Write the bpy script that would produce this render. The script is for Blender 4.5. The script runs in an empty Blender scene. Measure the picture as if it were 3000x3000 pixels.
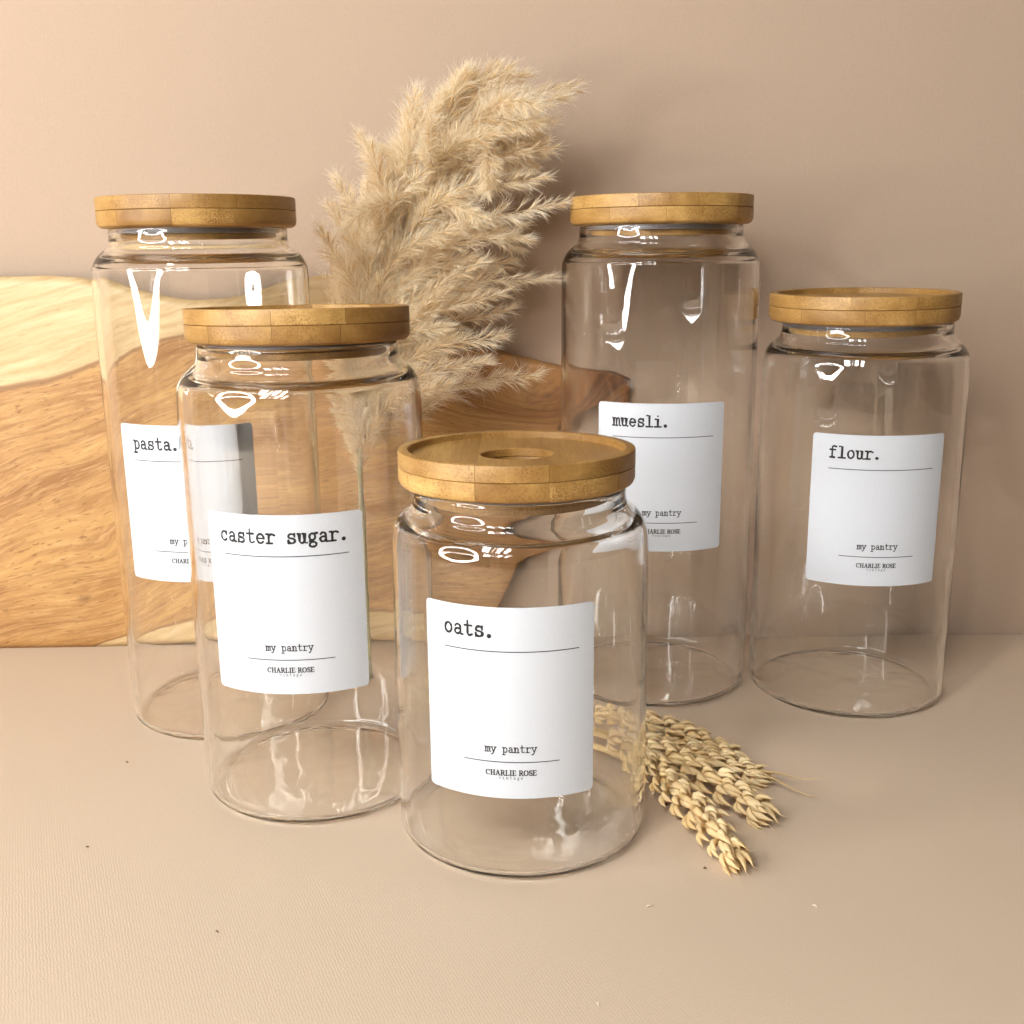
import bpy, bmesh, math, random
from mathutils import Vector, Matrix, noise
import numpy as np

S = 0.05                                   # one working unit is a jar radius, 5 cm
R2 = math.radians
rnd = random.Random(7)
scene = bpy.context.scene
col = scene.collection

# ------------------------------------------------------------------ camera
cam = bpy.data.cameras.new("camera"); cam_o = bpy.data.objects.new("camera", cam); col.objects.link(cam_o)
cam.sensor_width = 36.0
cam.lens = 36.0 * 2039.6 / 1932.0
cam.clip_start = 0.01; cam.clip_end = 50
cam_o.matrix_world = (Matrix.Translation((0, 0, 4.576 * S)) @ Matrix.Rotation(R2(90 - 13.6965), 4, 'X')
                      @ Matrix.Rotation(R2(-0.611), 4, 'Z'))
scene.camera = cam_o

# ------------------------------------------------------------------ light
world = bpy.data.worlds.new("World"); scene.world = world
world.use_nodes = True
wn = world.node_tree; wn.nodes["Background"].inputs[0].default_value = (1.0, 0.80, 0.62, 1)
wn.nodes["Background"].inputs[1].default_value = 0.02

def aim(o, loc, target):
    loc = Vector(loc) * S; target = Vector(target) * S
    o.location = loc
    o.rotation_euler = (target - loc).to_track_quat('-Z', 'Y').to_euler()

def area(name, loc, target, sx, sy, power, color, shape='RECTANGLE'):
    l = bpy.data.lights.new(name, 'AREA'); l.shape = shape
    l.size = sx * S; l.size_y = sy * S; l.energy = power; l.color = color
    o = bpy.data.objects.new(name, l); col.objects.link(o); aim(o, loc, target)
    return l

def pattern(light, kind):
    """the light's own face: glazing bars of a window, or the tube of a ring lamp"""
    light.use_nodes = True
    nt = light.node_tree; em = nt.nodes["Emission"]
    geo = nt.nodes.new("ShaderNodeNewGeometry")
    sep = nt.nodes.new("ShaderNodeSeparateXYZ"); nt.links.new(geo.outputs["Parametric"], sep.inputs[0])
    def m(op, a, b=None):
        n = nt.nodes.new("ShaderNodeMath"); n.operation = op
        for i, v in enumerate((a, b)):
            if v is None: continue
            if isinstance(v, (int, float)): n.inputs[i].default_value = v
            else: nt.links.new(v, n.inputs[i])
        return n.outputs[0]
    if kind == 'ring':
        dx = m('SUBTRACT', sep.outputs[0], 0.5); dy = m('SUBTRACT', sep.outputs[1], 0.5)
        r = m('SQRT', m('ADD', m('MULTIPLY', dx, dx), m('MULTIPLY', dy, dy)))
        f = m('MULTIPLY', m('GREATER_THAN', r, 0.405), m('LESS_THAN', r, 0.5))
    elif kind in ('slits', 'streak_bands'):                       # noise bands: uneven window panes, and the added lamp's reflection stripes
        nz = nt.nodes.new("ShaderNodeTexNoise"); nz.noise_dimensions = '1D'
        nt.links.new(sep.outputs[0], nz.inputs["W"]); nz.inputs["Scale"].default_value = 9.0; nz.inputs["Detail"].default_value = 2.0
        k, o = (8.0, -3.6) if kind == 'slits' else (14.0, -9.65)
        if kind == 'slits': nz.inputs["Scale"].default_value = 7.0
        f = m('MINIMUM', m('MAXIMUM', m('ADD', m('MULTIPLY', nz.outputs["Fac"], k), o), 0.0), 1.0)
    else:
        nx, ny = kind
        fx = m('FRACT', m('MULTIPLY', sep.outputs[0], nx)); fy = m('FRACT', m('MULTIPLY', sep.outputs[1], ny))
        gx = m('GREATER_THAN', m('ABSOLUTE', m('SUBTRACT', fx, 0.5)), 0.34)
        gy = m('GREATER_THAN', m('ABSOLUTE', m('SUBTRACT', fy, 0.5)), 0.46)
        f = m('SUBTRACT', 1.0, m('MAXIMUM', gx, gy))
    nt.links.new(f, em.inputs["Strength"])

ring = area("ring_light", (-16.5, -2.6, 8.4), (-1.0, 10.0, 2.5), 14.0, 14.0, 40.0, (0.98, 0.985, 0.99), 'DISK')
pattern(ring, 'ring')
win = area("window_light", (-7.5, -8.5, 18.0), (-1.0, 5.5, 0.0), 9.0, 6.5, 25.0, (0.98, 0.985, 0.99))
pattern(win, 'slits')
strk = area("streak_light", (15.0, -13.0, 6.0), (0.0, 10.0, 3.0), 22.0, 16.0, 12.0, (1.0, 0.97, 0.92))  # added, unseen source that puts vertical streak reflections on the jars
pattern(strk, 'streak_bands')

scene.view_settings.view_transform = 'Standard'
scene.view_settings.look = 'None'
scene.view_settings.gamma = 1.0
scene.view_settings.exposure = 0.10
scene.cycles.max_bounces = 28; scene.cycles.transmission_bounces = 24; scene.cycles.glossy_bounces = 8
scene.cycles.diffuse_bounces = 5; scene.cycles.transparent_max_bounces = 16
scene.cycles.caustics_reflective = False; scene.cycles.caustics_refractive = True
scene.cycles.blur_glossy = 0.0
scene.cycles.sample_clamp_indirect = 40.0
scene.cycles.use_denoising = True

# ------------------------------------------------------------------ helpers
def tag(o, label=None, cat=None, group=None, kind=None):
    if label: o["label"] = label
    if cat: o["category"] = cat
    if group: o["group"] = group
    if kind: o["kind"] = kind
    return o

def make_mesh(name, verts, faces, mat=None, smooth=False):
    me = bpy.data.meshes.new(name)
    me.from_pydata([(v[0] * S, v[1] * S, v[2] * S) for v in verts], [], faces)
    if mat: me.materials.append(mat)
    if smooth: me.polygons.foreach_set("use_smooth", [True] * len(me.polygons))
    me.update()
    return me

def link(name, me, parent=None, loc=None):
    o = bpy.data.objects.new(name, me); col.objects.link(o)
    if parent: o.parent = parent
    if loc is not None: o.location = Vector(loc) * S
    return o

def empty(name, loc=(0, 0, 0), rz=0.0):
    o = bpy.data.objects.new(name, None); col.objects.link(o)
    o.location = Vector(loc) * S; o.rotation_euler = (0, 0, rz); o.empty_display_size = 0.01
    return o

def revolve(profile, seg=128, closed=False):
    """profile of (r, z); r = 0 ends collapse to a pole"""
    verts, faces, rings = [], [], []
    for r, z in profile:
        if r < 1e-6:
            rings.append([len(verts)] * seg); verts.append((0, 0, z))
        else:
            b = len(verts); rings.append(list(range(b, b + seg)))
            for k in range(seg):
                a = 2 * math.pi * k / seg
                verts.append((r * math.cos(a), r * math.sin(a), z))
    n = len(rings)
    for i in range(n if closed else n - 1):
        A, B = rings[i], rings[(i + 1) % n]
        for k in range(seg):
            k2 = (k + 1) % seg
            f = []
            for v in (A[k], A[k2], B[k2], B[k]):
                if v not in f: f.append(v)
            if len(f) > 2: faces.append(f)
    return verts, faces

def spline(pts, n):
    """Catmull-Rom through pts of any dimension, n samples per span"""
    P = [tuple(2 * a - b for a, b in zip(pts[0], pts[1]))] + list(pts) + [tuple(2 * a - b for a, b in zip(pts[-1], pts[-2]))]
    out = []
    for i in range(1, len(P) - 2):
        for k in range(n):
            t = k / n
            out.append(tuple(0.5 * (2 * b + (c - a) * t + (2 * a - 5 * b + 4 * c - d) * t * t + (3 * b - a - 3 * c + d) * t ** 3)
                             for a, b, c, d in zip(P[i - 1], P[i], P[i + 1], P[i + 2])))
    out.append(tuple(P[-2]))
    return out

def frame(d):
    d = d.normalized()
    u = d.cross(Vector((0, 0, 1)))
    if u.length < 1e-3: u = d.cross(Vector((0, 1, 0)))
    u.normalize()
    return d, u, d.cross(u).normalized()

def tube(pts, radii, seg=8):
    verts, faces = [], []
    for i, p in enumerate(pts):
        d = (pts[min(i + 1, len(pts) - 1)] - pts[max(i - 1, 0)])
        _, u, w = frame(d)
        for k in range(seg):
            a = 2 * math.pi * k / seg
            verts.append(tuple(p + (u * math.cos(a) + w * math.sin(a)) * radii[i]))
    for i in range(len(pts) - 1):
        for k in range(seg):
            a, b = i * seg + k, i * seg + (k + 1) % seg
            faces.append((a, b, b + seg, a + seg))
    faces.append(tuple(range(seg))[::-1]); faces.append(tuple(range(len(verts) - seg, len(verts))))
    return verts, faces

# ------------------------------------------------------------------ materials
class NT:
    def __init__(s, name):
        s.m = bpy.data.materials.new(name); s.m.use_nodes = True
        s.t = s.m.node_tree; s.p = s.t.nodes["Principled BSDF"]; s.out = s.t.nodes["Material Output"]
    def n(s, typ, **kw):
        nd = s.t.nodes.new("ShaderNode" + typ)
        for k, v in kw.items(): setattr(nd, k, v)
        return nd
    def l(s, a, b): s.t.links.new(a, b)
    def setin(s, nd, i, v):
        if v is None: return
        if isinstance(v, bpy.types.NodeSocket): s.l(v, nd.inputs[i])
        else: nd.inputs[i].default_value = v
    def math(s, op, a, b=None, c=None):
        nd = s.n("Math", operation=op)
        for i, v in enumerate((a, b, c)): s.setin(nd, i, v)
        return nd.outputs[0]
    def vmath(s, op, a, b=None):
        nd = s.n("VectorMath", operation=op)
        for i, v in enumerate((a, b)): s.setin(nd, i, v)
        return nd.outputs[0]
    def mix(s, f, a, b, blend='MIX'):
        nd = s.n("Mix", data_type='RGBA', blend_type=blend)
        s.setin(nd, 0, f)
        for i, v in ((6, a), (7, b)):
            if isinstance(v, tuple) and len(v) == 3: v = (*v, 1)
            s.setin(nd, i, v)
        return nd.outputs[2]
    def noise(s, vec, scale, detail=3, rough=0.5, dist=0.0):
        nd = s.n("TexNoise"); s.setin(nd, "Vector", vec)
        nd.inputs["Scale"].default_value = scale; nd.inputs["Detail"].default_value = detail
        nd.inputs["Roughness"].default_value = rough; nd.inputs["Distortion"].default_value = dist
        return nd.outputs["Fac"]
    def ramp(s, f, stops):
        nd = s.n("ValToRGB"); s.l(f, nd.inputs[0]); e = nd.color_ramp.elements
        while len(e) < len(stops): e.new(0.5)
        for k, (p, c) in enumerate(stops):
            e[k].position = p; e[k].color = (*c, 1) if len(c) == 3 else c
        return nd.outputs[0]
    def coords(s, kind="Object", scale=(1, 1, 1), rot=(0, 0, 0)):
        tc = s.n("TexCoord"); mp = s.n("Mapping"); s.l(tc.outputs[kind], mp.inputs[0])
        mp.inputs["Scale"].default_value = scale; mp.inputs["Rotation"].default_value = rot
        return mp.outputs[0]
    def bump(s, h, strength, dist):
        nd = s.n("Bump"); s.l(h, nd.inputs["Height"])
        nd.inputs["Strength"].default_value = strength; nd.inputs["Distance"].default_value = dist
        return nd.outputs[0]

def paper_material(name, base, axes, rot=0.0, ribs=1.0, period=0.00105):
    """laid craft paper: fine ribs one way, weaker ones across, fibre noise"""
    t = NT(name)
    v = t.coords("Object", rot=(0, 0, rot))
    sep = t.n("SeparateXYZ"); t.l(v, sep.inputs[0])
    a, b = sep.outputs[axes[0]], sep.outputs[axes[1]]
    wob = t.noise(v, 60, 2)
    wob2 = t.noise(v, 420, 2)
    ph = t.math('MULTIPLY_ADD', a, 2 * math.pi / period, t.math('MULTIPLY', wob2, 9.0))
    r1 = t.math('SINE', ph)
    r2 = t.math('SINE', t.math('MULTIPLY_ADD', b, 2 * math.pi / 0.0019, t.math('MULTIPLY', wob2, 9.0)))
    fine = t.noise(v, 1500, 3, 0.65)
    patch = t.noise(v, 9, 4, 0.55)
    h = t.math('ADD', t.math('ADD', t.math('MULTIPLY', r1, 0.3 * ribs), t.math('MULTIPLY', r2, 0.16)),
               t.math('MULTIPLY', fine, 1.3))
    c = t.mix(t.math('MULTIPLY_ADD', fine, 1.6, -0.35), tuple(x * 0.90 for x in base), tuple(min(1, x * 1.07) for x in base))
    c = t.mix(t.math('MULTIPLY', t.math('MULTIPLY_ADD', r1, 0.5, 0.5), 0.17 * ribs), c, tuple(x * 0.7 for x in base))
    c = t.mix(t.math('MULTIPLY_ADD', patch, 0.5, -0.1), c, (base[0] * 0.98, base[1] * 0.955, base[2] * 0.93))
    t.l(c, t.p.inputs["Base Color"])
    t.p.inputs["Roughness"].default_value = 0.85
    t.p.inputs["Specular IOR Level"].default_value = 0.25
    t.l(t.bump(h, 0.24, 0.00015), t.p.inputs["Normal"])
    return t.m

PAPER = (0.575, 0.450, 0.325)
mat_floor = paper_material("paper_floor", PAPER, (0, 1), rot=R2(-24))
mat_wall = paper_material("paper_wall", (0.450, 0.332, 0.240), (0, 2), ribs=0.9, period=0.0013)

def glass_material():
    t = NT("clear_glass")
    g = t.n("BsdfGlass"); g.inputs["Color"].default_value = (0.999, 1.0, 0.997, 1)
    g.inputs["Roughness"].default_value = 0.0; g.inputs["IOR"].default_value = 1.48
    v = t.coords("Object", scale=(1, 1, 0.12))
    w = t.noise(v, 70, 2)
    v2 = t.coords("Object", scale=(1, 1, 0.6))
    w2 = t.noise(v2, 26, 1)
    v3 = t.coords("Object", scale=(1, 1, 0.7))
    w3 = t.noise(v3, 62, 1)
    zz = t.n("SeparateXYZ"); t.l(t.coords("Object"), zz.inputs[0])
    low = t.math('MINIMUM', t.math('MAXIMUM', t.math('MULTIPLY_ADD', zz.outputs[2], -20.0, 1.3), 0.0), 1.0)   # the blown glass is wavier near its foot
    h = t.math('ADD', t.math('ADD', t.math('MULTIPLY', w, 0.35), w2), t.math('MULTIPLY', low, t.math('MULTIPLY', w3, 1.1)))
    t.l(t.bump(h, 0.5, 0.00055), g.inputs["Normal"])
    t.l(g.outputs[0], t.out.inputs["Surface"])
    return t.m
mat_glass = glass_material()

def bamboo_material():
    t = NT("bamboo")
    oi = t.n("ObjectInfo")
    shift = t.n("CombineXYZ")
    t.l(t.math('MULTIPLY', oi.outputs["Random"], 3.0), shift.inputs[0]); t.l(oi.outputs["Random"], shift.inputs[1])
    tc = t.n("TexCoord"); v = t.vmath('ADD', tc.outputs["Object"], shift.outputs[0])
    geo = t.n("NewGeometry"); sepn = t.n("SeparateXYZ")
    tv = t.n("VectorTransform", vector_type='NORMAL', convert_from='WORLD', convert_to='OBJECT')
    t.l(geo.outputs["Normal"], tv.inputs[0]); t.l(tv.outputs[0], sepn.inputs[0])
    def scaled(sc):
        m = t.n("Mapping"); t.l(v, m.inputs[0]); m.inputs["Scale"].default_value = sc; return m.outputs[0]
    # end grain: dark vessel dots on faces that look along the strip (y), streaks elsewhere
    vor = t.n("TexVoronoi"); t.l(scaled((1, 0.06, 1)), vor.inputs["Vector"]); vor.inputs["Randomness"].default_value = 0.75; vor.inputs["Scale"].default_value = 1000
    dots = t.math('SUBTRACT', 1.0, t.math('MULTIPLY', vor.outputs["Distance"], 1.2))
    dots = t.math('POWER', t.math('MAXIMUM', dots, 0.0), 2.0)
    streak = t.noise(scaled((1, 0.035, 1)), 1500, 4, 0.7)
    endf = t.math('MULTIPLY', t.math('ABSOLUTE', sepn.outputs[1]), 1.0)
    broad = t.noise(scaled((1, 0.12, 1)), 90, 3)
    base = t.ramp(broad, [(0.3, (0.33, 0.175, 0.042)), (0.7, (0.58, 0.355, 0.115))])
    tone = t.mix(oi.outputs["Random"], (0.72, 0.66, 0.56), (1.16, 1.18, 1.18))
    c = t.mix(1.0, base, tone, 'MULTIPLY')
    fib = t.noise(scaled((0.15, 0.02, 1)), 900, 4, 0.7)
    c = t.mix(t.math('MULTIPLY', t.math('MAXIMUM', t.math('MULTIPLY_ADD', fib, 4.0, -1.8), 0.0), 0.35), c, (0.30, 0.145, 0.04))
    sd = t.math('MULTIPLY', t.math('SUBTRACT', 1.0, t.math('MULTIPLY', endf, 0.7)),
                t.math('MAXIMUM', t.math('MULTIPLY_ADD', streak, 5.0, -2.2), 0.0))
    c = t.mix(t.math('MULTIPLY', t.math('MINIMUM', sd, 1.0), 0.62), c, (0.24, 0.105, 0.026))
    dens = t.math('MINIMUM', t.math('MAXIMUM', t.math('MULTIPLY_ADD', t.noise(v, 60, 2), 3.0, -0.9), 0.1), 1.0)
    c = t.mix(t.math('MULTIPLY', t.math('MULTIPLY', dots, dens), t.math('MULTIPLY', endf, 1.5)), c, (0.20, 0.085, 0.02))
    t.l(c, t.p.inputs["Base Color"])
    t.p.inputs["Roughness"].default_value = 0.46
    t.l(t.bump(t.math('SUBTRACT', streak, dots), 0.25, 0.0001), t.p.inputs["Normal"])
    return t.m
mat_bamboo = bamboo_material()

def simple(name, c, rough=0.6, spec=0.5, trans=0.0):
    t = NT(name); t.p.inputs["Base Color"].default_value = (*c, 1)
    t.p.inputs["Roughness"].default_value = rough; t.p.inputs["Specular IOR Level"].default_value = spec
    return t.m
def label_material():
    t = NT("label_paper")
    v = t.coords("Object")
    f = t.noise(v, 900, 3)
    t.l(t.mix(f, (0.585, 0.61, 0.645), (0.64, 0.665, 0.70)), t.p.inputs["Base Color"])
    t.p.inputs["Roughness"].default_value = 0.42
    t.l(t.bump(f, 0.08, 0.00005), t.p.inputs["Normal"])
    return t.m
mat_label = label_material()
mat_ink = simple("black_ink", (0.006, 0.006, 0.007), 0.5)
mat_ink_grey = simple("grey_ink", (0.11, 0.11, 0.12), 0.5)
mat_seal = simple("silicone_seal", (0.30, 0.28, 0.28), 0.35)

def stalk_material(name, c0, c1, sc=300, trans=0.3):
    t = NT(name)
    oi = t.n("ObjectInfo")
    f = t.noise(t.coords("Object"), sc, 2)
    c = t.mix(t.math('MULTIPLY_ADD', oi.outputs["Random"], 0.4, t.math('MULTIPLY_ADD', f, 1.2, -0.3)), c0, c1)
    t.l(c, t.p.inputs["Base Color"]); t.p.inputs["Roughness"].default_value = 0.55
    tr = t.n("BsdfTranslucent"); t.l(c, tr.inputs[0])
    mx = t.n("MixShader"); mx.inputs[0].default_value = trans
    t.l(t.p.outputs[0], mx.inputs[1]); t.l(tr.outputs[0], mx.inputs[2]); t.l(mx.outputs[0], t.out.inputs["Surface"])
    return t.m
mat_hair = stalk_material("plume_hair", (0.96, 0.86, 0.66), (0.99, 0.95, 0.82), 60, 0.55)
mat_lemma = stalk_material("plume_husk", (0.62, 0.42, 0.19), (0.88, 0.72, 0.46), 60, 0.4)
mat_stem = stalk_material("dry_stem", (0.48, 0.46, 0.26), (0.62, 0.56, 0.33), 120)
mat_wheat = stalk_material("wheat_husk", (0.74, 0.51, 0.20), (0.97, 0.83, 0.53), 140)
mat_straw = stalk_material("straw", (0.68, 0.48, 0.20), (0.80, 0.62, 0.32), 120)

def board_material():
    t = NT("live_edge_wood")
    at = t.n("Attribute"); at.attribute_name = "sap"
    ag = t.n("Attribute"); ag.attribute_name = "grain"
    ak = t.n("Attribute"); ak.attribute_name = "knot"
    v = t.coords("Object", scale=(0.3, 1, 1))
    tc = t.n("TexCoord"); sx = t.n("SeparateXYZ"); t.l(tc.outputs["Object"], sx.inputs[0])
    n1 = t.noise(v, 50, 4, 0.6)
    g = t.math('MULTIPLY_ADD', n1, 0.10, ag.outputs["Fac"])
    def along(fx, fg, sc, det=3, rough=0.6):          # noise drawn out along the grain lines
        cb = t.n("CombineXYZ"); t.l(t.math('MULTIPLY', sx.outputs[0], fx), cb.inputs[0]); t.l(t.math('MULTIPLY', g, fg), cb.inputs[1])
        return t.noise(cb.outputs[0], sc, det, rough)
    broad = along(3, 0.8, 3.2, 3)
    lines = along(5, 4.6, 3.0, 4, 0.62)
    fine = along(16, 9.0, 3.0, 4, 0.7)
    pores = along(45, 12.0, 3.0, 2, 0.6)
    def lift(f, k, o): return t.math('MINIMUM', t.math('MAXIMUM', t.math('MULTIPLY_ADD', f, k, o), 0.0), 1.0)
    heart = t.mix(lift(broad, 3.2, -1.1), (0.31, 0.137, 0.036), (0.54, 0.305, 0.10))
    heart = t.mix(t.math('MULTIPLY', lift(lines, 6.0, -3.0), 0.6), heart, (0.25, 0.10, 0.026))
    heart = t.mix(t.math('MULTIPLY', lift(fine, 4.0, -1.9), 0.55), heart, (0.70, 0.44, 0.19))
    heart = t.mix(lift(sx.outputs[0], 11.0, 0.45), heart, t.mix(lift(lines, 5.0, -2.2), (0.27, 0.105, 0.028), (0.13, 0.045, 0.014)))   # knotty end: darker heartwood, with pampas shadow painted into the colour
    sap = t.mix(lift(lines, 3.0, -1.0), (0.50, 0.335, 0.150), (0.68, 0.50, 0.27))
    sap = t.mix(t.math('MULTIPLY', lift(fine, 4.0, -2.0), 0.35), sap, (0.42, 0.26, 0.10))
    s = t.math('MULTIPLY_ADD', t.math('SUBTRACT', t.math('MULTIPLY_ADD', n1, 0.10, at.outputs["Fac"]), 0.55), 9.0, 0.5)
    s = t.math('MINIMUM', t.math('MAXIMUM', s, 0.0), 1.0)
    c = t.mix(s, heart, sap)
    edge = t.math('MULTIPLY', t.math('MULTIPLY', s, t.math('SUBTRACT', 1.0, s)), 3.2)
    c = t.mix(edge, c, (0.22, 0.095, 0.028))
    c = t.mix(t.math('MULTIPLY', t.math('MULTIPLY', lift(pores, 9.0, -5.2), 0.7), t.math('SUBTRACT', 1.0, t.math('MULTIPLY', s, 0.7))), c, (0.22, 0.09, 0.025))
    c = t.mix(ak.outputs["Fac"], c, (0.10, 0.045, 0.02))
    band = lines
    t.l(c, t.p.inputs["Base Color"])
    t.p.inputs["Roughness"].default_value = 0.5
    t.l(t.bump(t.math('ADD', fine, t.math('MULTIPLY', band, 0.5)), 0.25, 0.0003), t.p.inputs["Normal"])
    return t.m
mat_board = board_material()

# ------------------------------------------------------------------ the setting
def wall_y(x): return 12.44 - 0.0274 * (x - 1.49)
def sheet_floor():
    xs = (-30, 26); n = 2
    v = [(xs[0], -14, 0), (xs[1], -14, 0), (xs[1], wall_y(xs[1]) - 0.035, 0), (xs[0], wall_y(xs[0]) - 0.035, 0)]
    v += [(a, b, -0.3) for a, b, _ in v]
    f = [(0, 1, 2, 3), (7, 6, 5, 4), (0, 4, 5, 1), (1, 5, 6, 2), (2, 6, 7, 3), (3, 7, 4, 0)]
    tag(link("tabletop", make_mesh("tabletop", v, f, mat_floor)), kind="structure")
sheet_floor()
def sheet_wall():
    v = []
    for dy in (0, 0.3):
        for x, z in ((-30, -0.3), (26, -0.3), (26, 17), (-30, 17)): v.append((x, wall_y(x) + dy, z))
    f = [(0, 1, 2, 3), (7, 6, 5, 4), (0, 4, 5, 1), (1, 5, 6, 2), (2, 6, 7, 3), (3, 7, 4, 0)]
    tag(link("wall", make_mesh("wall", v, f, mat_wall)), kind="structure")
sheet_wall()

# ------------------------------------------------------------------ live-edge board
def build_board():
    top = [(-7.4, 4.20), (-6.6, 4.31), (-5.6, 4.33), (-4.9, 4.32), (-4.62, 4.27), (-4.1, 4.14), (-3.64, 4.06), (-3.2, 4.06), (-2.7, 4.17),
           (-2.17, 4.30), (-1.88, 4.29), (-1.3, 4.08), (-0.66, 3.72), (-0.2, 3.48), (0.2, 3.36), (0.57, 3.27), (0.9, 3.22), (1.15, 3.19), (1.36, 3.12)]
    bot = [(-7.4, 0.0), (-6.6, 0.0), (-5.6, 0.0), (-4.9, 0.0), (-4.62, 0.01), (-4.1, 0.03), (-3.64, 0.05), (-3.2, 0.04), (-2.7, 0.03),
           (-2.17, 0.05), (-1.8, 0.06), (-1.2, 0.03), (-0.5, 0.02), (-0.2, 0.42), (0.1, 1.0), (0.35, 1.7), (0.48, 2.5), (0.80, 2.78), (1.34, 2.86)]
    T, B = spline(top, 9), spline(bot, 9)
    nu, nv = len(T), 70
    knots = [(0.42, 2.95, 0.4), (-4.45, 1.15, 0.22), (-5.05, 0.62, .15), (-2.4, 2.3, 0.15)]
    def front_y(x, z): return 12.13 + 0.0115 * z + (0.0137 * (x + 6) if x > -6 else 0)
    verts, faces, sap, grain, knot = [], [], [], [], []
    def attrs(x, z, i, v):
        zt, zb = T[i][1], B[i][1]
        # sapwood lower limit along the top edge, and a strip along the bottom edge
        lim = np.interp(x, [-7.4, -6.1, -5.2, -4.4, -3.6, -2.9, -2.2, -1.6, -1.0, 0, 1.5],
                        [2.9, 3.12, 3.25, 3.50, 3.70, 3.72, 3.66, 3.72, 3.78, 3.9, 4.2])
        lo = np.interp(x, [-7.4, -5.3, -4.9, -4.3, -3.6, -2.9, -2.2, -1.3, -0.4, 0.2], [-1, -0.2, 0.05, 0.27, 0.34, 0.36, 0.42, 0.40, 0.3, -0.5])
        n = noise.noise(Vector((x * 0.9, z * 1.5, 3.1))) * 0.10
        s = max((z - lim + n) * 1.6 + 0.55, (lo - z + n) * 2.6 + 0.55)
        g = z * 1.05 - (0.40 * (x + 2.5) - 0.02 * z * (x + 2.5) if x < -2.5 else 0.06 * (x + 2.5)) + 0.26 * noise.noise(Vector((x * 0.4, z * 0.6, 0))) + 0.09 * noise.noise(Vector((x * 1.2, z * 1.8, 5)))
        kk = 0.0
        for kx, kz, a in knots:
            d = math.hypot((x - kx) * 0.62, z - kz)
            g += a * math.exp(-(d / 0.45) ** 2) * 1.3
            if a > 0.3:
                ring = abs(d - 0.12 - 0.035 * math.sin(6 * math.atan2(z - kz, x - kx)))
                kk = max(kk, 0.7 * math.exp(-(ring / 0.022) ** 2) * (0.6 if kx > 0 else 0.0))
            kk = max(kk, (0.8 if a in (0.4, 0.15) and kx < 1 and kx != -2.4 else 0.0) * math.exp(-(d / 0.03) ** 2))
        return max(0, min(1, s)), g, kk
    for i in range(nu):
        for j in range(nv + 1):
            v = j / nv
            x = B[i][0] + (T[i][0] - B[i][0]) * v; z = B[i][1] + (T[i][1] - B[i][1]) * v
            e = min(v, 1 - v) * nv
            ro = 0.05 * max(0, 1 - e / 1.6) ** 2 + (0.05 * max(0, 1 - (nu - 1 - i) / 3.0) ** 2)
            verts.append((x, front_y(x, z) + ro, z))
            a = attrs(x, z, i, v); sap.append(a[0]); grain.append(a[1]); knot.append(a[2])
    W = nv + 1
    for i in range(nu - 1):
        for j in range(nv):
            a = i * W + j; faces.append((a, a + W, a + W + 1, a + 1))
    # back face and rim
    rim = [i * W for i in range(nu)] + [(nu - 1) * W + j for j in range(1, W)] + [i * W + nv for i in range(nu - 2, -1, -1)] + [j for j in range(nv - 1, 0, -1)]
    base = len(verts); n = len(rim)
    for layer in (0.5, 1.0):
        for r in rim:
            x, y, z = verts[r]
            bulge = 0.012 * math.sin(x * 7) if layer == 0.5 else 0
            verts.append((x, front_y(x, z) + 0.05 + 0.16 * layer, z + (bulge if z > 1 else 0)))
            sap.append(sap[r] * 0.9); grain.append(grain[r] + layer); knot.append(0.25 if layer == 1.0 else 0.1)
    for k in range(n):
        k2 = (k + 1) % n
        faces.append((rim[k], base + k, base + k2, rim[k2]))
        faces.append((base + k, base + n + k, base + n + k2, base + k2))
    faces.append(tuple(base + n + k for k in range(n)))
    me = make_mesh("chopping_board", verts, faces, mat_board, smooth=True)
    for nm, d in (("sap", sap), ("grain", grain), ("knot", knot)):
        a = me.attributes.new(nm, 'FLOAT', 'POINT'); a.data.foreach_set("value", d)
    o = link("serving_board", me)
    tag(o, "long live-edge wooden board with pale sapwood rim leaning against the wall behind the jars", "wooden board")
build_board()

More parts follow.
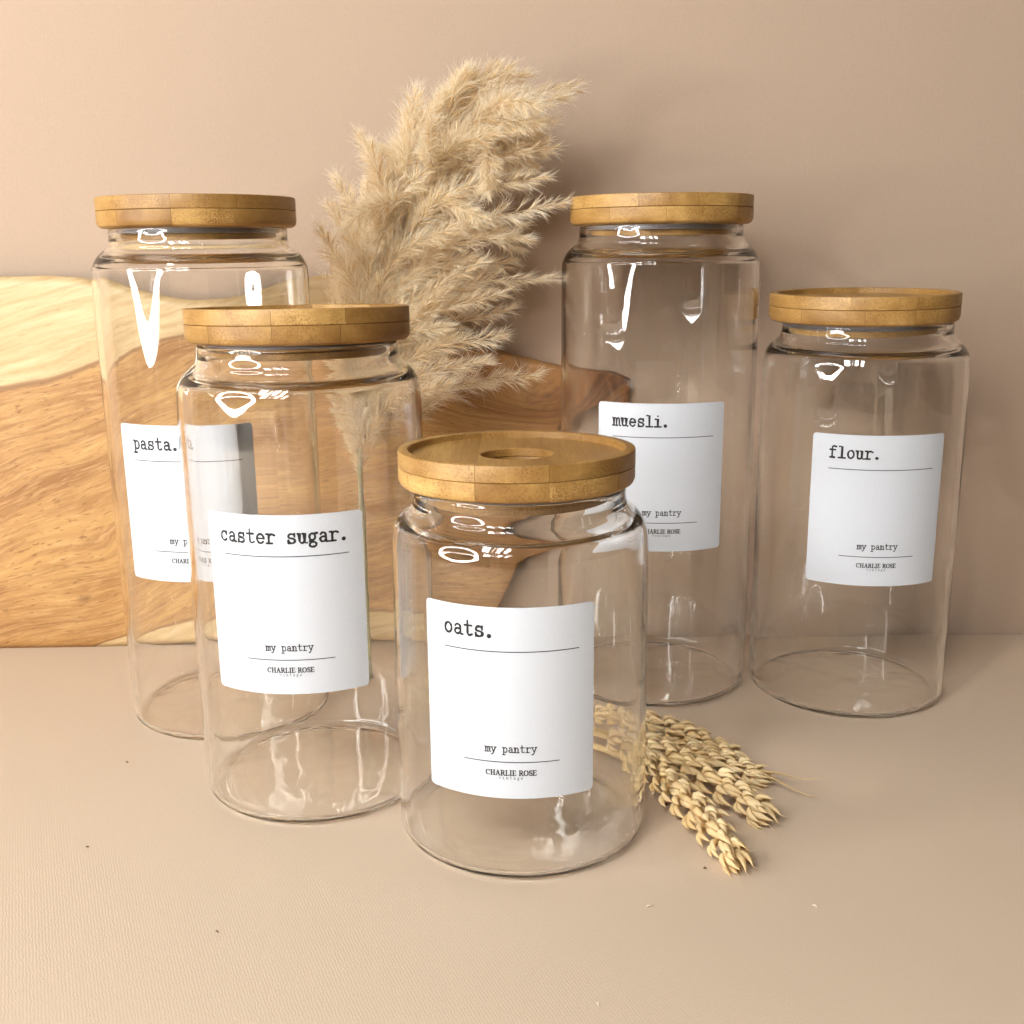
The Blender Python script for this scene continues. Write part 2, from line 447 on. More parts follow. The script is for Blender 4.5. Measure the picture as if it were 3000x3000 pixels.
# ------------------------------------------------------------------ lettering
def arc(cx, cy, rx, ry, a0, a1, n=12):
    return [(cx + rx * math.cos(R2(a0 + (a1 - a0) * k / n)), cy + ry * math.sin(R2(a0 + (a1 - a0) * k / n))) for k in range(n + 1)]
XH = 1.0
TYPE = {   # typewriter face: stroke lists in a unit-wide cell, x height 1
 'o': [arc(.5, .5, .33, .46, 0, 360, 20)],
 'a': [arc(.46, .62, .27, .34, 150, 20, 8) + [(.73, .12), (.78, .04), (.93, .04)], arc(.43, .30, .25, .25, 60, 300, 14) + [(.62, .10), (.73, .28)],
       [(.73, .55), (.45, .55)]],
 't': [[(.42, 1.36), (.42, .28)] + arc(.60, .26, .18, .22, 180, 300, 6) + [(.84, .14)], [(.14, .95), (.80, .95)]],
 's': [arc(.50, .73, .29, .23, 30, 230, 10) + arc(.50, .27, .31, .24, 70, -150, 10), [(.78, .98), (.78, .68)], [(.20, .02), (.20, .34)]],
 'p': [[(.26, .95), (.26, -.42)], [(.06, .95), (.26, .95)], [(.06, -.42), (.50, -.42)], arc(.54, .48, .31, .46, 160, -160, 16)],
 'c': [arc(.52, .49, .34, .46, 40, 320, 16), [(.80, .94), (.80, .66)]],
 'e': [arc(.5, .49, .34, .46, 0, 320, 16), [(.16, .51), (.83, .51)]],
 'r': [[(.32, .95), (.32, .03)], [(.10, .95), (.32, .95)], [(.10, .03), (.64, .03)], [(.32, .58)] + arc(.62, .64, .27, .31, 150, 60, 6) + [(.90, .84)]],
 'u': [[(.08, .95), (.24, .95), (.24, .34)] + arc(.47, .30, .23, .28, 180, 300, 7) + [(.72, .26)], [(.54, .95), (.72, .95), (.72, .03), (.92, .03)]],
 'g': [arc(.44, .60, .27, .33, 0, 360, 16), [(.66, .84), (.74, .95), (.93, .95)], [(.24, .32), (.20, .20), (.34, .10), (.66, .06), (.80, -.08), (.78, -.28), (.60, -.40), (.34, -.40), (.16, -.28), (.18, -.08), (.32, .06)]],
 'f': [[(.38, .03), (.38, 1.12)] + arc(.60, 1.14, .22, .26, 180, 60, 7) + [(.84, 1.32)], [(.12, .95), (.72, .95)], [(.14, .03), (.68, .03)]],
 'l': [[(.20, 1.38), (.50, 1.38), (.50, .03)], [(.12, .03), (.88, .03)]],
 'i': [[(.20, .95), (.50, .95), (.50, .03)], [(.12, .03), (.88, .03)], [(.48, 1.33), (.50, 1.33)]],
 'm': [[(-.02, .95), (.14, .95), (.14, .03)], [(-.02, .03), (.28, .03)], [(.14, .70)] + arc(.32, .72, .17, .22, 150, 0, 6) + [(.49, .03)],
       [(.49, .70)] + arc(.67, .72, .17, .22, 150, 0, 6) + [(.84, .03), (1.0, .03)], [(.42, .03), (.60, .03)]],
 'y': [[(.16, .95), (.50, .06)], [(.84, .95), (.42, -.22), (.30, -.40), (.10, -.40)], [(.04, .95), (.34, .95)], [(.66, .95), (.96, .95)]],
 'n': [[(.06, .95), (.24, .95), (.24, .03)], [(.06, .03), (.42, .03)], [(.24, .64)] + arc(.50, .68, .24, .26, 150, 0, 7) + [(.74, .03)], [(.60, .03), (.92, .03)]],
 'v': [[(.14, .95), (.50, .03), (.86, .95)], [(.02, .95), (.32, .95)], [(.68, .95), (.98, .95)]],
 '.': [arc(.40, .13, .07, .07, 0, 360, 8)],
 ' ': [],
}
SERIF = {  # roman capitals, height 1: (advance, thick strokes, thin strokes)
 'C': (.86, [arc(.44, .5, .34, .48, 130, 230, 8)], [arc(.44, .5, .34, .48, 40, 130, 6), arc(.44, .5, .34, .48, 230, 318, 6), [(.72, .96), (.72, .68)]]),
 'H': (.98, [[(.22, .02), (.22, .98)], [(.74, .02), (.74, .98)]], [[(.22, .5), (.74, .5)], [(.08, .98), (.36, .98)], [(.08, .02), (.36, .02)], [(.60, .98), (.88, .98)], [(.60, .02), (.88, .02)]]),
 'A': (.92, [[(.44, .98), (.74, .02)]], [[(.44, .98), (.16, .02)], [(.26, .36), (.62, .36)], [(.02, .02), (.28, .02)], [(.60, .02), (.90, .02)]]),
 'R': (.88, [[(.22, .02), (.22, .98)], [(.44, .48), (.76, .02)], arc(.44, .73, .22, .24, 60, -60, 6)], [[(.08, .98), (.46, .98)], [(.22, .49), (.46, .49)], [(.08, .02), (.36, .02)], [(.72, .02), (.90, .02)]]),
 'L': (.80, [[(.22, .02), (.22, .98)]], [[(.08, .98), (.38, .98)], [(.08, .02), (.70, .02), (.72, .28)]]),
 'I': (.46, [[(.23, .02), (.23, .98)]], [[(.08, .98), (.38, .98)], [(.08, .02), (.38, .02)]]),
 'E': (.80, [[(.22, .02), (.22, .98)]], [[(.08, .98), (.68, .98), (.68, .76)], [(.22, .52), (.54, .52)], [(.08, .02), (.68, .02), (.72, .26)]]),
 'O': (.96, [arc(.47, .5, .36, .48, 130, 230, 8), arc(.47, .5, .36, .48, -50, 50, 8)], [arc(.47, .5, .36, .48, 50, 130, 6), arc(.47, .5, .36, .48, 230, 310, 6)]),
 'S': (.68, [arc(.36, .73, .22, .24, 110, 240, 6) + arc(.36, .27, .24, .25, 60, -60, 6)], [arc(.36, .73, .22, .24, 30, 110, 5), arc(.36, .27, .24, .25, -60, -150, 5), [(.58, .96), (.58, .74)], [(.11, .04), (.11, .28)]]),
 ' ': (.42, [], []),
}

def stroke_mesh(strokes, place, verts, faces, base_h, jitter=0.0):
    """strokes: (points, half width); place(u, v, h) -> 3D. Inked ribbons with round ends."""
    for si, (pts, w) in enumerate(strokes):
        h = base_h + 0.00002 * (si % 7)
        P = [Vector(p) for p in pts]
        L, Rr = [], []
        for i, p in enumerate(P):
            a = P[max(i - 1, 0)]; b = P[min(i + 1, len(P) - 1)]
            if i == 0 and (P[0] - P[-1]).length < 1e-6: a = P[-2]
            if i == len(P) - 1 and (P[0] - P[-1]).length < 1e-6: b = P[1]
            d = (b - a).normalized(); nrm = Vector((-d.y, d.x))
            d1 = (p - a).normalized() if (p - a).length > 1e-9 else d
            cs = max(0.6, d.dot(d1))
            ww = w / cs * (1 + jitter * noise.noise(Vector((p.x * 60, p.y * 60, si))))
            L.append(p + nrm * ww); Rr.append(p - nrm * ww)
        b0 = len(verts)
        for l, r in zip(L, Rr):
            verts.append(place(l.x, l.y, h)); verts.append(place(r.x, r.y, h))
        for i in range(len(P) - 1):
            k = b0 + 2 * i; faces.append((k, k + 1, k + 3, k + 2))
        for e, d in ((0, (P[0] - P[1]).normalized()), (len(P) - 1, (P[-1] - P[-2]).normalized())):
            c0 = len(verts); a0 = math.atan2(d.y, d.x)
            for k in range(7):
                a = a0 - math.pi / 2 + math.pi * k / 6
                verts.append(place(P[e].x + w * math.cos(a), P[e].y + w * math.sin(a), h))
            faces.append(tuple(range(c0, c0 + 7)))

# ------------------------------------------------------------------ jars
NECK, LIDR, LIDT = 0.815, 0.905, 0.277

def glass_profile(h):
    outer = [(0, 0.030), (0.5, 0.029), (0.78, 0.022), (0.86, 0.010), (0.895, 0.0025)] + [(0.90 + 0.10 * math.sin(a), 0.10 + 0.002 - 0.10 * math.cos(a)) for a in (0.1, 0.35, 0.6, 0.85, 1.1, 1.35, math.pi / 2)]
    z = 0.3
    while z < h - 1.65:
        outer.append((1.0, z)); z += 0.35
    tl = 1.0 if h > 4.5 else 0.45
    sh = spline([(1.0, h - 0.55 - tl), (0.9985, h - 0.48 - 0.45 * tl), (0.992, h - 0.42), (0.972, h - 0.32), (0.93, h - 0.245), (0.875, h - 0.195), (0.835, h - 0.155),
                 (NECK + 0.003, h - 0.105), (NECK, h - 0.06), (NECK, h - 0.025)], 5)
    outer += sh
    outer += [(NECK - 0.006, h - 0.008), (NECK - 0.025, h - 0.002)]
    inner = []
    wt = 0.047
    rev = sh[::-1]
    inner += [(NECK - 0.046, h - 0.008), (NECK - 0.052, h - 0.025)]
    for k, (r, zz) in enumerate(rev):
        a = rev[max(k - 1, 0)]; b = rev[min(k + 1, len(rev) - 1)]
        d = Vector((b[0] - a[0], b[1] - a[1])).normalized()
        nrm = Vector((d.y, -d.x))          # towards the inside
        p = Vector((r, zz)) + nrm * wt * (1.0 + 0.75 * math.exp(-((zz - (h - 0.19)) / 0.07) ** 2))
        if p.y < inner[-1][1] - 0.004: inner.append((min(p.x, 1 - wt), p.y))
    z = h - 1.75
    while z > 0.35:
        inner.append((1 - wt, z)); z -= 0.35
    inner += [(1 - wt, 0.20)] + [(0.90 + 0.053 * math.sin(a), 0.10 + 0.002 - 0.053 * math.cos(a)) for a in (math.pi / 2, 1.35, 1.1, 0.85, 0.6, 0.35, 0.1)] + [(0.86, 0.056), (0.78, 0.064), (0.5, 0.071), (0, 0.072)]
    return outer + inner

def solid_cut(bm, co, no):
    """keep the side of bm behind the plane, closing the cut"""
    g = bm.verts[:] + bm.edges[:] + bm.faces[:]
    bmesh.ops.bisect_plane(bm, geom=g, plane_co=co, plane_no=no, clear_outer=True)
    be = [e for e in bm.edges if e.is_boundary]
    if be: bmesh.ops.triangle_fill(bm, edges=be, use_beauty=True, use_dissolve=False)

def bamboo_blocks(profile, cuts, parent, z0, rz, seg=72):
    """a turned ring or disc made of glued strips: each strip its own block"""
    verts, faces = revolve(profile, seg, closed=True)
    src = bmesh.new()
    vs = [src.verts.new(Vector(v) * S) for v in verts]
    for f in faces:
        try: src.faces.new([vs[k] for k in f])
        except ValueError: pass
    bmesh.ops.remove_doubles(src, verts=src.verts, dist=1e-7)
    bmesh.ops.recalc_face_normals(src, faces=src.faces)
    edges = [-2] + list(cuts) + [2]
    gap = 0.0010
    for a, b in zip(edges[:-1], edges[1:]):
        bm = src.copy()
        if b < 2: solid_cut(bm, Vector(((b - gap) * S, 0, 0)), Vector((1, 0, 0)))
        if a > -2: solid_cut(bm, Vector(((a + gap) * S, 0, 0)), Vector((-1, 0, 0)))
        if not bm.faces: bm.free(); continue
        bmesh.ops.recalc_face_normals(bm, faces=bm.faces)
        me = bpy.data.meshes.new("bamboo_block"); bm.to_mesh(me); bm.free()
        me.materials.append(mat_bamboo)
        me.polygons.foreach_set("use_smooth", [True] * len(me.polygons))
        me.set_sharp_from_angle(angle=R2(28))
        o = bpy.data.objects.new("bamboo_block", me); col.objects.link(o); o.parent = parent
        o.location = (0, 0, z0 * S)
    src.free()

def make_jar(x, y, h, title, lab_ang, lab_z, label, lid_rz, cuts_lo, cuts_up, tilt=(0, 0), dx=0.0):
    jar = empty("storage_jar", (x, y, 0))
    tag(jar, label, "jar", "glass storage jars with bamboo lids")
    v, f = revolve(glass_profile(h), 160)
    body = link("glass_body", make_mesh("glass_body", v, f, mat_glass, True), jar)
    # ---- lid
    lid = empty("lid"); lid.parent = jar; lid.location = (dx * S, 0, h * S)
    lid.rotation_euler = (tilt[1], -tilt[0], lid_rz)
    g = 0.003
    t1 = 0.155
    lower = [(0.0001, 0.098), (0.0001, 0.004), (LIDR - 0.055, 0.004), (LIDR - 0.035, 0.007), (LIDR - 0.014, 0.022), (LIDR - 0.003, 0.045), (LIDR, 0.065),
             (LIDR, t1 - 0.005), (LIDR - 0.005, t1 - 0.0015), (0.28, t1 - 0.0015), (0.272, 0.098)]
    upper = [(0.28, t1 + 0.0015), (LIDR - 0.005, t1 + 0.0015), (LIDR, t1 + 0.005), (LIDR, LIDT - 0.014), (LIDR - 0.004, LIDT - 0.004), (LIDR - 0.014, LIDT),
             (LIDR - 0.072, LIDT), (LIDR - 0.080, LIDT - 0.006), (LIDR - 0.083, LIDT - 0.05), (LIDR - 0.090, LIDT - 0.057), (0.285, LIDT - 0.057), (0.272, LIDT - 0.064), (0.272, t1 + 0.004)]
    bamboo_blocks(lower, cuts_lo, lid, 0, 0)
    bamboo_blocks(upper, cuts_up, lid, 0, 0)
    plug = [(0.0001, -0.0), (0.0001, -0.118), (0.698, -0.118), (0.706, -0.112), (0.706, -0.055), (0.66, -0.052), (0.66, -0.0)]
    v, f = revolve(plug, 96, closed=True)
    pm = make_mesh("plug", v, f, mat_bamboo, True); pm.set_sharp_from_angle(angle=R2(30))
    link("plug", pm, lid)
    sl = [(0.663, -0.002), (0.735, -0.002), (0.752, -0.010), (0.752, -0.018), (0.725, -0.024), (0.752, -0.032), (0.752, -0.042), (0.725, -0.050), (0.663, -0.050)]
    v, f = revolve(sl, 96, closed=True)
    link("seal", make_mesh("seal", v, f, mat_seal, True), lid)
    # ---- paper label wrapped on the front
    HA, HH, RC = 0.642, 1.455, 0.035          # half width along the arc, height, corner radius
    a0 = R2(lab_ang)
    def place(u, vv, hh):
        r = 1.0 + hh; a = a0 + u
        return (r * math.sin(a), -r * math.cos(a), lab_z + vv)
    cols = 48
    lv, lf = [], []
    for k in range(cols + 1):
        u = -HA + 2 * HA * k / cols
        if k in (0, cols): ins = RC
        else:
            d = HA - abs(u); ins = RC - math.sqrt(max(0, RC * RC - (RC - d) ** 2)) if d < RC else 0
        for hh in (0.0035, 0.0006):
            lv.append(place(u, ins, hh)); lv.append(place(u, HH - ins, hh))
    # extra columns inside the rounded corners
    us = sorted(set([-HA + 2 * HA * k / cols for k in range(cols + 1)] + [s * (HA - RC * t) for s in (-1, 1) for t in (0.03, 0.12, 0.3, 0.6, 1.0)]))
    lv = []
    for u in us:
        d = HA - abs(u); ins = RC - math.sqrt(max(0, RC * RC - (RC - d) ** 2)) if d < RC else 0
        for hh in (0.0035, 0.0006):
            lv.append(place(u, ins, hh)); lv.append(place(u, HH - ins, hh))
    n = len(us)
    for k in range(n - 1):
        q = 4 * k
        lf += [(q, q + 4, q + 5, q + 1), (q + 2, q + 3, q + 7, q + 6), (q, q + 2, q + 6, q + 4), (q + 1, q + 5, q + 7, q + 3)]
    lf += [(0, 1, 3, 2), (4 * n - 4, 4 * n - 2, 4 * n - 1, 4 * n - 3)]
    lab = link("label", make_mesh("label", lv, lf, mat_label, True), jar)
    lab.data.set_sharp_from_angle(angle=R2(40))
    def text(strokes, nm, mat, jit=0.0):
        tv, tf = [], []
        stroke_mesh(strokes, place, tv, tf, 0.0042, jit)
        link(nm, make_mesh(nm, tv, tf, mat), lab)
    def typed(s, u0, v0, pitch, wgt, align_w=None):
        out = []
        for k, ch in enumerate(s):
            for st in TYPE[ch]:
                ww = wgt * (1.35 if ch == '.' else 1.0)
                out.append(([(u0 + (k + px) * pitch, v0 + py * pitch * 0.98) for px, py in st], ww))
        return out
    u0 = -0.545 + 0.03 if len(title) > 8 else -0.480
    text(typed(title, u0, 1.232, 0.0803, 0.0084), "printed_title", mat_ink, 0.5)
    text(typed("my pantry", -0.170, 0.362, 0.0418, 0.0042), "printed_text", mat_ink, 0.4)
    def rule(ua, ub, v0, w):
        pts = [(ua + (ub - ua) * k / 20, v0) for k in range(21)]
        return [(pts, w)]
    text(rule(-0.475, 0.518, 1.128, 0.0035), "printed_rule", mat_ink)
    text(rule(-0.330, 0.368, 0.286, 0.0034), "printed_rule", mat_ink)
    st = []; cap = 0.0405; word = "CHARLIE ROSE"; total = sum(SERIF[c][0] for c in word); sc = 0.372 / total; xx = -0.168
    for c in word:
        adv, thick, thin = SERIF[c]
        for s_ in thick: st.append(([(xx + px * sc, 0.182 + py * cap) for px, py in s_], 0.0045))
        for s_ in thin: st.append(([(xx + px * sc, 0.182 + py * cap) for px, py in s_], 0.0029))
        xx += adv * sc
    text(st, "printed_name", mat_ink)
    st = []
    for k, c in enumerate("vintage"):
        for s_ in TYPE[c]: st.append(([(-0.072 + (k * 1.55 + px) * 0.0172, 0.152 + py * 0.0165) for px, py in s_], 0.0015))
    text(st, "printed_text", mat_ink_grey)
    return jar

H1, H2, H3 = 4.787, 3.870, 2.834
make_jar(-2.919, 10.533, H1, "pasta.", -2.4, 1.620, "tall glass jar with bamboo lid and label reading pasta, in front of the wooden board",
         0.02, (-0.52, 0.0, 0.5), (0.0, 0.53))
make_jar(-1.743, 8.959, H2 - 0.012, "caster sugar.", -1.5, 1.175, "medium glass jar with bamboo lid and label reading caster sugar, left of the oats jar",
         0.0, (-0.55, -0.03, 0.46), (-0.03, 0.5, -0.54)[0:1] + (0.5,), tilt=(0.0026, -0.030), dx=0.014)
make_jar(0.060, 8.125, H3, "oats.", -6.0, 0.700, "shortest glass jar at the very front, labelled oats, its dished bamboo lid seen from above",
         0.0, (-0.294 - 0.5, -0.294, 0.218, 0.73), (-0.294, 0.218), tilt=(-0.0007, -0.0255), dx=-0.021)
make_jar(1.521, 11.20, H1, "muesli.", -4.8, 1.675, "tall glass jar labelled muesli at the back, behind the oats jar and beside flour",
         0.03, (-0.6, -0.1, 0.62), (-0.35, 0.2, 0.62))
make_jar(3.543, 10.870, H2 - 0.022, "flour.", -5.6, 1.402, "medium glass jar with bamboo lid and white label reading flour, standing farthest right",
         0.0, (-0.744, -0.25, 0.209, 0.7), (-0.373, 0.209, 0.7), tilt=(0.0065, 0.0126), dx=-0.0475)

# ------------------------------------------------------------------ pampas grass
def ribbon(V, F, p, d, length, width, bend, side, nseg=3):
    """a narrow tapering hair, slightly folded and bent"""
    b = len(V)
    for k in range(nseg + 1):
        t = k / nseg
        c = p + d * (length * t) + bend * (length * t * t)
        if k == nseg: V.append(tuple(c))
        else:
            w = width * (0.45 + 1.4 * t if t < 0.35 else 1.0 - 0.75 * (t - 0.35) / 0.65) * 0.5
            V.append(tuple(c - side * w)); V.append(tuple(c + side * w))
    for k in range(nseg - 1):
        q = b + 2 * k; F.append((q, q + 1, q + 3, q + 2))
    q = b + 2 * (nseg - 1); F.append((q, q + 1, q + 2))

TIPS = [[-0.095,6.367],[0.02,6.33],[0.175,6.292],[0.678,6.169],[0.464,5.85],[0.425,5.553],[0.198,5.499],[0.583,5.021],[-0.049,5.37],[-0.25,5.164],[0.365,5.262],[-0.607,4.764],[0.183,4.678],[-0.402,4.489],[0.02,4.426],[0.463,4.264],[-0.451,4.095],[-0.644,3.634],[0.014,3.91],[0.296,3.235],[-0.259,3.406],[-0.655,3.184],[-0.916,6.085],[-1.478,5.666],[-1.811,5.293],[-1.92,4.72],[-1.836,4.989],[-1.806,4.169],[-0.805,5.863],[-0.644,6.045],[-0.387,6.28],[-1.096,5.381],[-1.384,5.571],[0.581,6.033],[0.23,5.778],[-0.93,5.623],[-1.166,5.078],[-0.342,5.58],[-1.46,5.176],[-0.82,3.939],[-1.0,3.393],[-1.196,3.086],[-1.733,4.444],[-0.532,5.879],[-0.163,4.33],[-0.091,3.669]]
RACH = [(-1.58, 2.1), (-1.56, 2.764), (-1.47, 3.398), (-1.337, 4.0), (-1.123, 4.55), (-0.86, 5.05), (-0.55, 5.45), (-0.25, 5.8)]

def build_pampas():
    root = empty("pampas_grass", (-1.56, 11.19, 0))
    tag(root, "dried fluffy beige pampas plume on a straight stem behind the caster sugar jar", "dried grass")
    org = Vector((-1.56, 11.19, 0))
    rr = random.Random(11)
    path = spline([(-1.56, 11.19, 0.0), (-1.56, 11.26, 0.8), (-1.565, 11.36, 1.7)] + [(x, 11.38 + 0.06 * (i > 0), z) for i, (x, z) in enumerate(RACH)], 8)
    P = [Vector(p) - org for p in path]
    n = len(P)
    v, f = tube(P, [0.036 * (1 - 0.75 * max(0, (i / n - 0.35) / 0.65)) for i in range(n)], 10)
    link("stem", make_mesh("stem", v, f, mat_stem, True), root)
    for zz in (0.9,):
        v, f = tube([Vector((0, 0.075, zz - 0.02)), Vector((0, 0.077, zz + 0.02))], [0.044, 0.042], 10)
        link("stem_node", make_mesh("stem_node", v, f, mat_stem, True), root)
    rach = [Vector((x, 11.42, z)) for x, z in spline(RACH, 10)]
    def rpoint(z):
        return min(rach, key=lambda q: abs(q.z - z))
    specs = []
    for i, (tx, tz) in enumerate(TIPS):
        tx = -0.72 + (tx + 0.72) * 0.95; tz = 4.6 + (tz - 4.6) * 0.965
        drop = rr.uniform(0.75, 1.25) + (0.35 if tx > 0.2 else 0)
        s = rpoint(max(2.3, tz - drop))
        if tx < -1.3: s = rpoint(max(2.9, tz - 1.35))
        specs.append((s, Vector((tx, 11.42 + rr.uniform(-0.42, 0.34), tz)), 1.0))
    for k in range(38):                                # inner tufts that fill the plume
        s = rr.choice(rach[6:])
        a, b = rr.choice(TIPS), rr.choice(TIPS)
        w = rr.uniform(0.25, 0.75)
        t = Vector((a[0] * w + b[0] * (1 - w), 0, a[1] * w + b[1] * (1 - w)))
        tip = s.lerp(Vector((t.x, 0, t.z)), 0.9); tip.y = 11.42 + rr.uniform(-0.42, 0.32)
        if tip.z < s.z - 0.35: tip.z = s.z - 0.2 + rr.random() * 0.5
        if (tip - s).length < 0.5: tip += (tip - s).normalized() * 0.4
        specs.append((s, tip, 0.85))
    for k in range(9):                                 # short tufts low on the stem
        s = rpoint(rr.uniform(2.1, 2.9)); specs.append((s, s + Vector((rr.uniform(-0.35, 0.45), rr.uniform(-0.2, 0.2), rr.uniform(0.5, 0.9))), 0.6))
    for s, tip, size in specs:
        d = tip - s; L = d.length
        side = d.cross(Vector((0, 1, 0))).normalized()
        if side.z < 0: side = -side
        arch = (0.20 if tip.x > s.x + 0.15 else 0.10) * rr.uniform(0.6, 1.1) * L
        mid = s.lerp(tip, 0.62) + side * arch
        q1 = s.lerp(tip, 0.28) + side * arch * 0.72
        q1.z += 0.05; 
        pts = [Vector(p) for p in spline([tuple(s), tuple(q1), tuple(mid), tuple(tip)], 16)]
        V, F, VH, FH = [], [], [], []
        np_ = len(pts)
        for i in range(6, np_):
            t = i / (np_ - 1)
            dr, u, w = frame(pts[min(i + 1, np_ - 1)] - pts[max(i - 1, 0)])
            amp = size * (0.72 + 0.38 * math.sin(math.pi * min(1, t * 1.02)))
            for m in range(3):
                a = rr.uniform(0, 2 * math.pi); out = u * math.cos(a) + w * math.sin(a)
                sp = R2(rr.uniform(14, 42)) * (1.0 if i < np_ - 3 else 0.55)
                dd = dr * math.cos(sp) + out * math.sin(sp)
                p0 = pts[i] + out * 0.008
                sd = dd.cross(Vector((rr.uniform(-1, 1), rr.uniform(-1, 1), rr.uniform(-1, 1)))).normalized()
                ln = amp * rr.uniform(0.15, 0.25)
                ribbon(V, F, p0, dd, ln, 0.011, Vector((0, 0, -0.08)) + out * 0.1, sd, 3)
                if rr.random() < 0.7:
                    ribbon(V, F, p0 + dd * ln * 0.2, (dd + out * 0.2).normalized(), ln * 0.8, 0.008, out * 0.15, sd, 3)
                for hcount in range(12):
                    jd = (dd + Vector((rr.gauss(0, .32), rr.gauss(0, .32), rr.gauss(0, .32)))).normalized()
                    sd = jd.cross(Vector((rr.uniform(-1, 1), rr.uniform(-1, 1), rr.uniform(-1, 1)))).normalized()
                    ribbon(VH, FH, p0 + dd * ln * rr.uniform(0, 0.7), jd, amp * rr.uniform(0.11, 0.23), rr.uniform(0.0028, 0.0052),
                           Vector((rr.uniform(-.1, .1), rr.uniform(-.1, .1), -0.05)), sd, 3)
        tv, tf = tube(pts, [0.008 * (1.1 - 0.9 * i / np_) for i in range(np_)], 4)
        nV = len(V); V += tv; F += [tuple(k + nV for k in g) for g in tf]
        nV = len(V); nF = len(F); V += VH; F += [tuple(k + nV for k in g) for g in FH]
        V = [tuple(Vector(p) - org) for p in V]
        me = make_mesh("plume_branch", V, F, mat_lemma)
        me.materials.append(mat_hair)
        me.polygons.foreach_set("material_index", [0] * nF + [1] * (len(F) - nF))
        tag(link("plume_branch", me, root), kind="stuff")
build_pampas()

# ------------------------------------------------------------------ wheat ears
def husk(V, F, base, d, n, length, width, thick, awn):
    """a boat-shaped husk pointing along d, its back facing n"""
    d = d.normalized(); u = d.cross(n).normalized(); n = u.cross(d).normalized()
    b = len(V); rows = 6; seg = 6
    for i in range(rows):
        t = i / (rows - 1)
        w = math.sin(math.pi * min(1, 0.10 + 0.86 * t) ** 0.85) if i < rows - 1 else 0.06
        c = base + d * (length * t) + n * (thick * 0.9 * math.sin(math.pi * t) - thick * 0.25)
        for k in range(seg):
            a = 2 * math.pi * k / seg
            V.append(tuple(c + u * (width * 0.5 * w * math.cos(a)) + n * (thick * 0.5 * w * math.sin(a))))
    for i in range(rows - 1):
        for k in range(seg):
            a0, a1 = b + i * seg + k, b + i * seg + (k + 1) % seg
            F.append((a0, a1, a1 + seg, a0 + seg))
    F.append(tuple(b + k for k in range(seg))[::-1])
    tip = len(V); V.append(tuple(base + d * (length + awn) + n * thick * 0.1))
    for k in range(seg):
        F.append((b + (rows - 1) * seg + k, b + (rows - 1) * seg + (k + 1) % seg, tip))

def spikelet_mesh(seed):
    rr = random.Random(seed); V, F = [], []
    # local: +Z along the ear, +X outward from the axis, Y across
    for (yy, ang, ln, tilt, aw) in ((-0.050, -30, .22, 30, .04), (0.050, 30, .22, 28, .04), (-0.030, -15, .26, 12, .07), (0.032, 14, .25, 16, .06),
                                    (0.0, 2, .24, 38, .05), (0.0, -3, .29, 3, .08)):
        a = R2(ang + rr.uniform(-7, 7)); tl = R2(tilt + rr.uniform(-7, 7))
        d = Vector((math.sin(tl), math.sin(a), math.cos(tl)))
        n = Vector((math.cos(tl) * 0.8, math.sin(a) * 1.6 + yy * 6, -0.25))
        husk(V, F, Vector((0.010, yy * 0.7, rr.uniform(-.02, .03))), d, n, ln * rr.uniform(.86, 1.08), 0.082 * rr.uniform(.85, 1.15), 0.062, aw * rr.uniform(.5, 2.6))
    return make_mesh("spikelet", V, F, mat_wheat, True)
SPK = [spikelet_mesh(k) for k in range(5)]

def build_ear(pts, stem_pts, label, seed, twist, size=1.0, awns=()):
    rr = random.Random(seed)
    org = Vector(stem_pts[0]); org.z = 0
    root = empty("wheat_ear", org); tag(root, label, "wheat ear", "dried wheat ears lying beside the oats jar")
    ax = [Vector(p) - org for p in spline(pts, 20)]
    st = [Vector(p) - org for p in spline(list(stem_pts) + [pts[0]], 10)]
    v, f = tube(st, [0.028] * len(st), 8); link("stem", make_mesh("stem", v, f, mat_straw, True), root)
    v, f = tube(ax, [0.022] * len(ax), 6); link("rachis", make_mesh("rachis", v, f, mat_straw, True), root)
    L = [0]
    for a, b in zip(ax, ax[1:]): L.append(L[-1] + (b - a).length)
    step = 0.100 * size; k = 0; s = 0.02
    while s < L[-1]:
        i = max(j for j in range(len(L)) if L[j] <= s); i = min(i, len(ax) - 2)
        p = ax[i].lerp(ax[i + 1], (s - L[i]) / max(1e-6, L[i + 1] - L[i]))
        dr, u, w = frame(ax[i + 1] - ax[i])
        tw = twist + (math.pi if k % 2 else 0) + rr.uniform(-0.45, 0.45)
        out = (u * math.cos(tw) + w * math.sin(tw) * 0.35 + Vector((0, 0, 0.55))).normalized()
        out = (out - dr * out.dot(dr)).normalized()
        yv = dr.cross(out)
        g = size * (0.60 + 0.31 * math.sin(math.pi * min(1, 0.12 + 0.8 * s / L[-1]))) * rr.uniform(0.94, 1.08)
        M = Matrix((out, yv, dr)).transposed().to_4x4()
        o = link("spikelet", SPK[rr.randrange(5)], root)
        o.matrix_local = Matrix.Translation((p + out * 0.03) * S) @ M @ Matrix.Scale(g, 4)
        s += step; k += 1
    dr, u, w = frame(ax[-1] - ax[-3])
    for k in range(3):
        a = twist + k * 2.1; out = u * math.cos(a) + w * math.sin(a)
        yv = dr.cross(out); M = Matrix((out, yv, dr)).transposed().to_4x4()
        o = link("spikelet", SPK[k], root)
        o.matrix_local = Matrix.Translation(ax[-1] * S) @ M @ Matrix.Scale(0.85 * size, 4)
    for dvec, ln in awns:
        d = Vector(dvec).normalized(); p = ax[-1]
        q = [p + d * (ln * t / 6) + Vector((0, 0, 0.03 * math.sin(t))) for t in range(7)]
        v, f = tube(q, [0.011 * (1 - 0.8 * t / 6) for t in range(7)], 5)
        link("awn", make_mesh("awn", v, f, mat_straw, True), root)

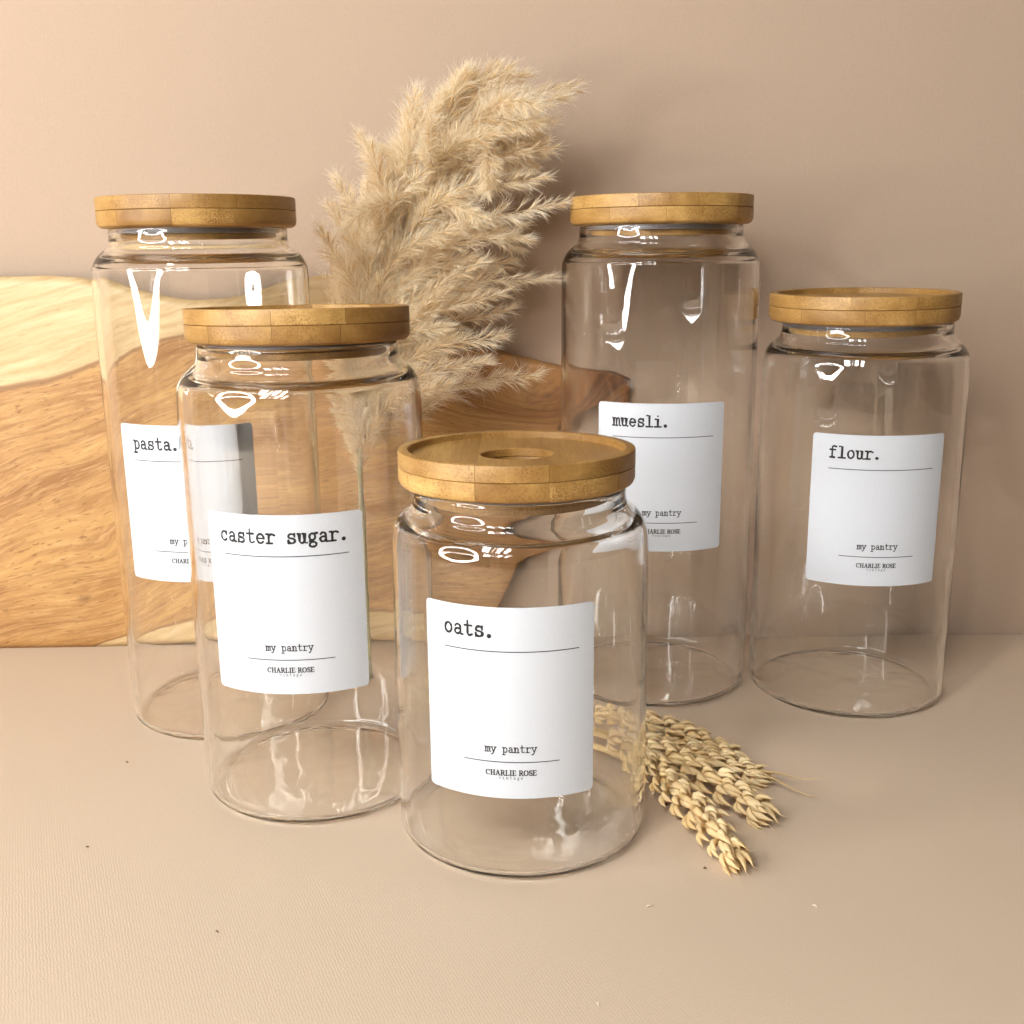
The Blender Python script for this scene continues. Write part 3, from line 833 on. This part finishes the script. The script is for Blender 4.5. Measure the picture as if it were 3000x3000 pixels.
build_ear([(0.86, 9.80, .15), (1.00, 9.70, .17), (1.36, 9.38, .18), (1.67, 9.12, .17), (1.88, 8.93, .14)],
          [(-1.047, 11.288, .03), (-0.3, 10.95, .05), (0.4, 10.25, .12)], "wheat ear lying farthest back, nearest the wall, partly seen through the oats jar", 3, 0.15, 0.92)
build_ear([(1.20, 9.22, .12), (1.69, 8.84, .13), (1.90, 8.70, .12), (2.05, 8.62, .10)],
          [(-1.0, 11.22, .03), (-0.2, 10.7, .05), (0.5, 9.85, .10)], "wheat ear with long thin awns pointing right, half under the rearmost ear", 8, 0.2, 0.82,
          awns=(((1, -0.30, 0.10), .60), ((1, -0.72, -0.03), .62)))
build_ear([(0.94, 9.18, .20), (1.28, 8.78, .21), (1.61, 8.38, .20), (1.92, 8.01, .14)],
          [(-0.95, 11.16, .03), (-0.2, 10.45, .06), (0.45, 9.68, .14)], "plump wheat ear in the middle of the bunch, its tip over a dark shadow", 5, 0.1, 1.02)
build_ear([(1.13, 8.82, .15), (1.38, 8.08, .16), (1.53, 7.68, .14), (1.62, 7.38, .11)],
          [(-0.9, 11.1, .03), (-0.1, 10.15, .05), (0.62, 9.38, .10)], "wheat ear lying nearest the camera, its tip pointing down right past the oats jar", 13, 0.1, 0.98)

# ------------------------------------------------------------------ specks on the table
def flake(name, x, y, L, W, rz, mat, label, cat):
    V, F = [], []
    L *= 0.6; W *= 0.5
    pts = [Vector((-L / 2 + L * k / 4, 0.006 * math.sin(k * 1.3), 0.008 + 0.004 * math.sin(k))) for k in range(5)]
    V, F = tube(pts, [W * 0.3, W * 0.5, W * 0.5, W * 0.45, W * 0.2], 6)
    o = link(name, make_mesh(name, V, F, mat, True), loc=(x, y, W * 0.2)); o.rotation_euler = (0, 0, rz)
    tag(o, label, cat)
mat_dark = simple("dark_crumb", (0.17, 0.10, 0.06), 0.8)
mat_pale = simple("pale_chaff", (0.78, 0.68, 0.52), 0.6)
flake("chaff_fragment", 0.949, 6.822, .10, .022, 0.6, mat_pale, "tiny pale chaff splinter on the paper just right of the oats jar base", "chaff")
flake("chaff_fragment", 2.127, 6.801, .07, .020, -0.5, mat_pale, "tiny pale chaff splinter alone on the paper, rightmost of the loose bits", "chaff")
flake("chaff_fragment", 0.501, 5.801, .05, .014, -0.9, mat_pale, "tiny chaff splinter at the bottom edge of the photo, nearest the camera", "chaff")
flake("seed_crumb", 1.265, 8.265, .07, .035, 0.4, mat_dark, "small brown crumb between the oats jar and the front wheat ear", "crumb")
flake("seed_crumb", 1.43, 7.301, .04, .025, 0.9, mat_dark, "small brown crumb left of the front wheat ear's tip", "crumb")
flake("seed_crumb", -3.574, 9.149, .035, .028, 0.2, mat_dark, "dark speck on the paper left of the pasta jar base", "crumb")
flake("seed_crumb", -3.389, 7.694, .03, .022, 1.2, mat_dark, "dark speck farthest left on the front paper", "crumb")
flake("seed_crumb", -2.069, 6.579, .03, .02, 0.2, mat_dark, "dark speck in the empty front left part of the paper", "crumb")
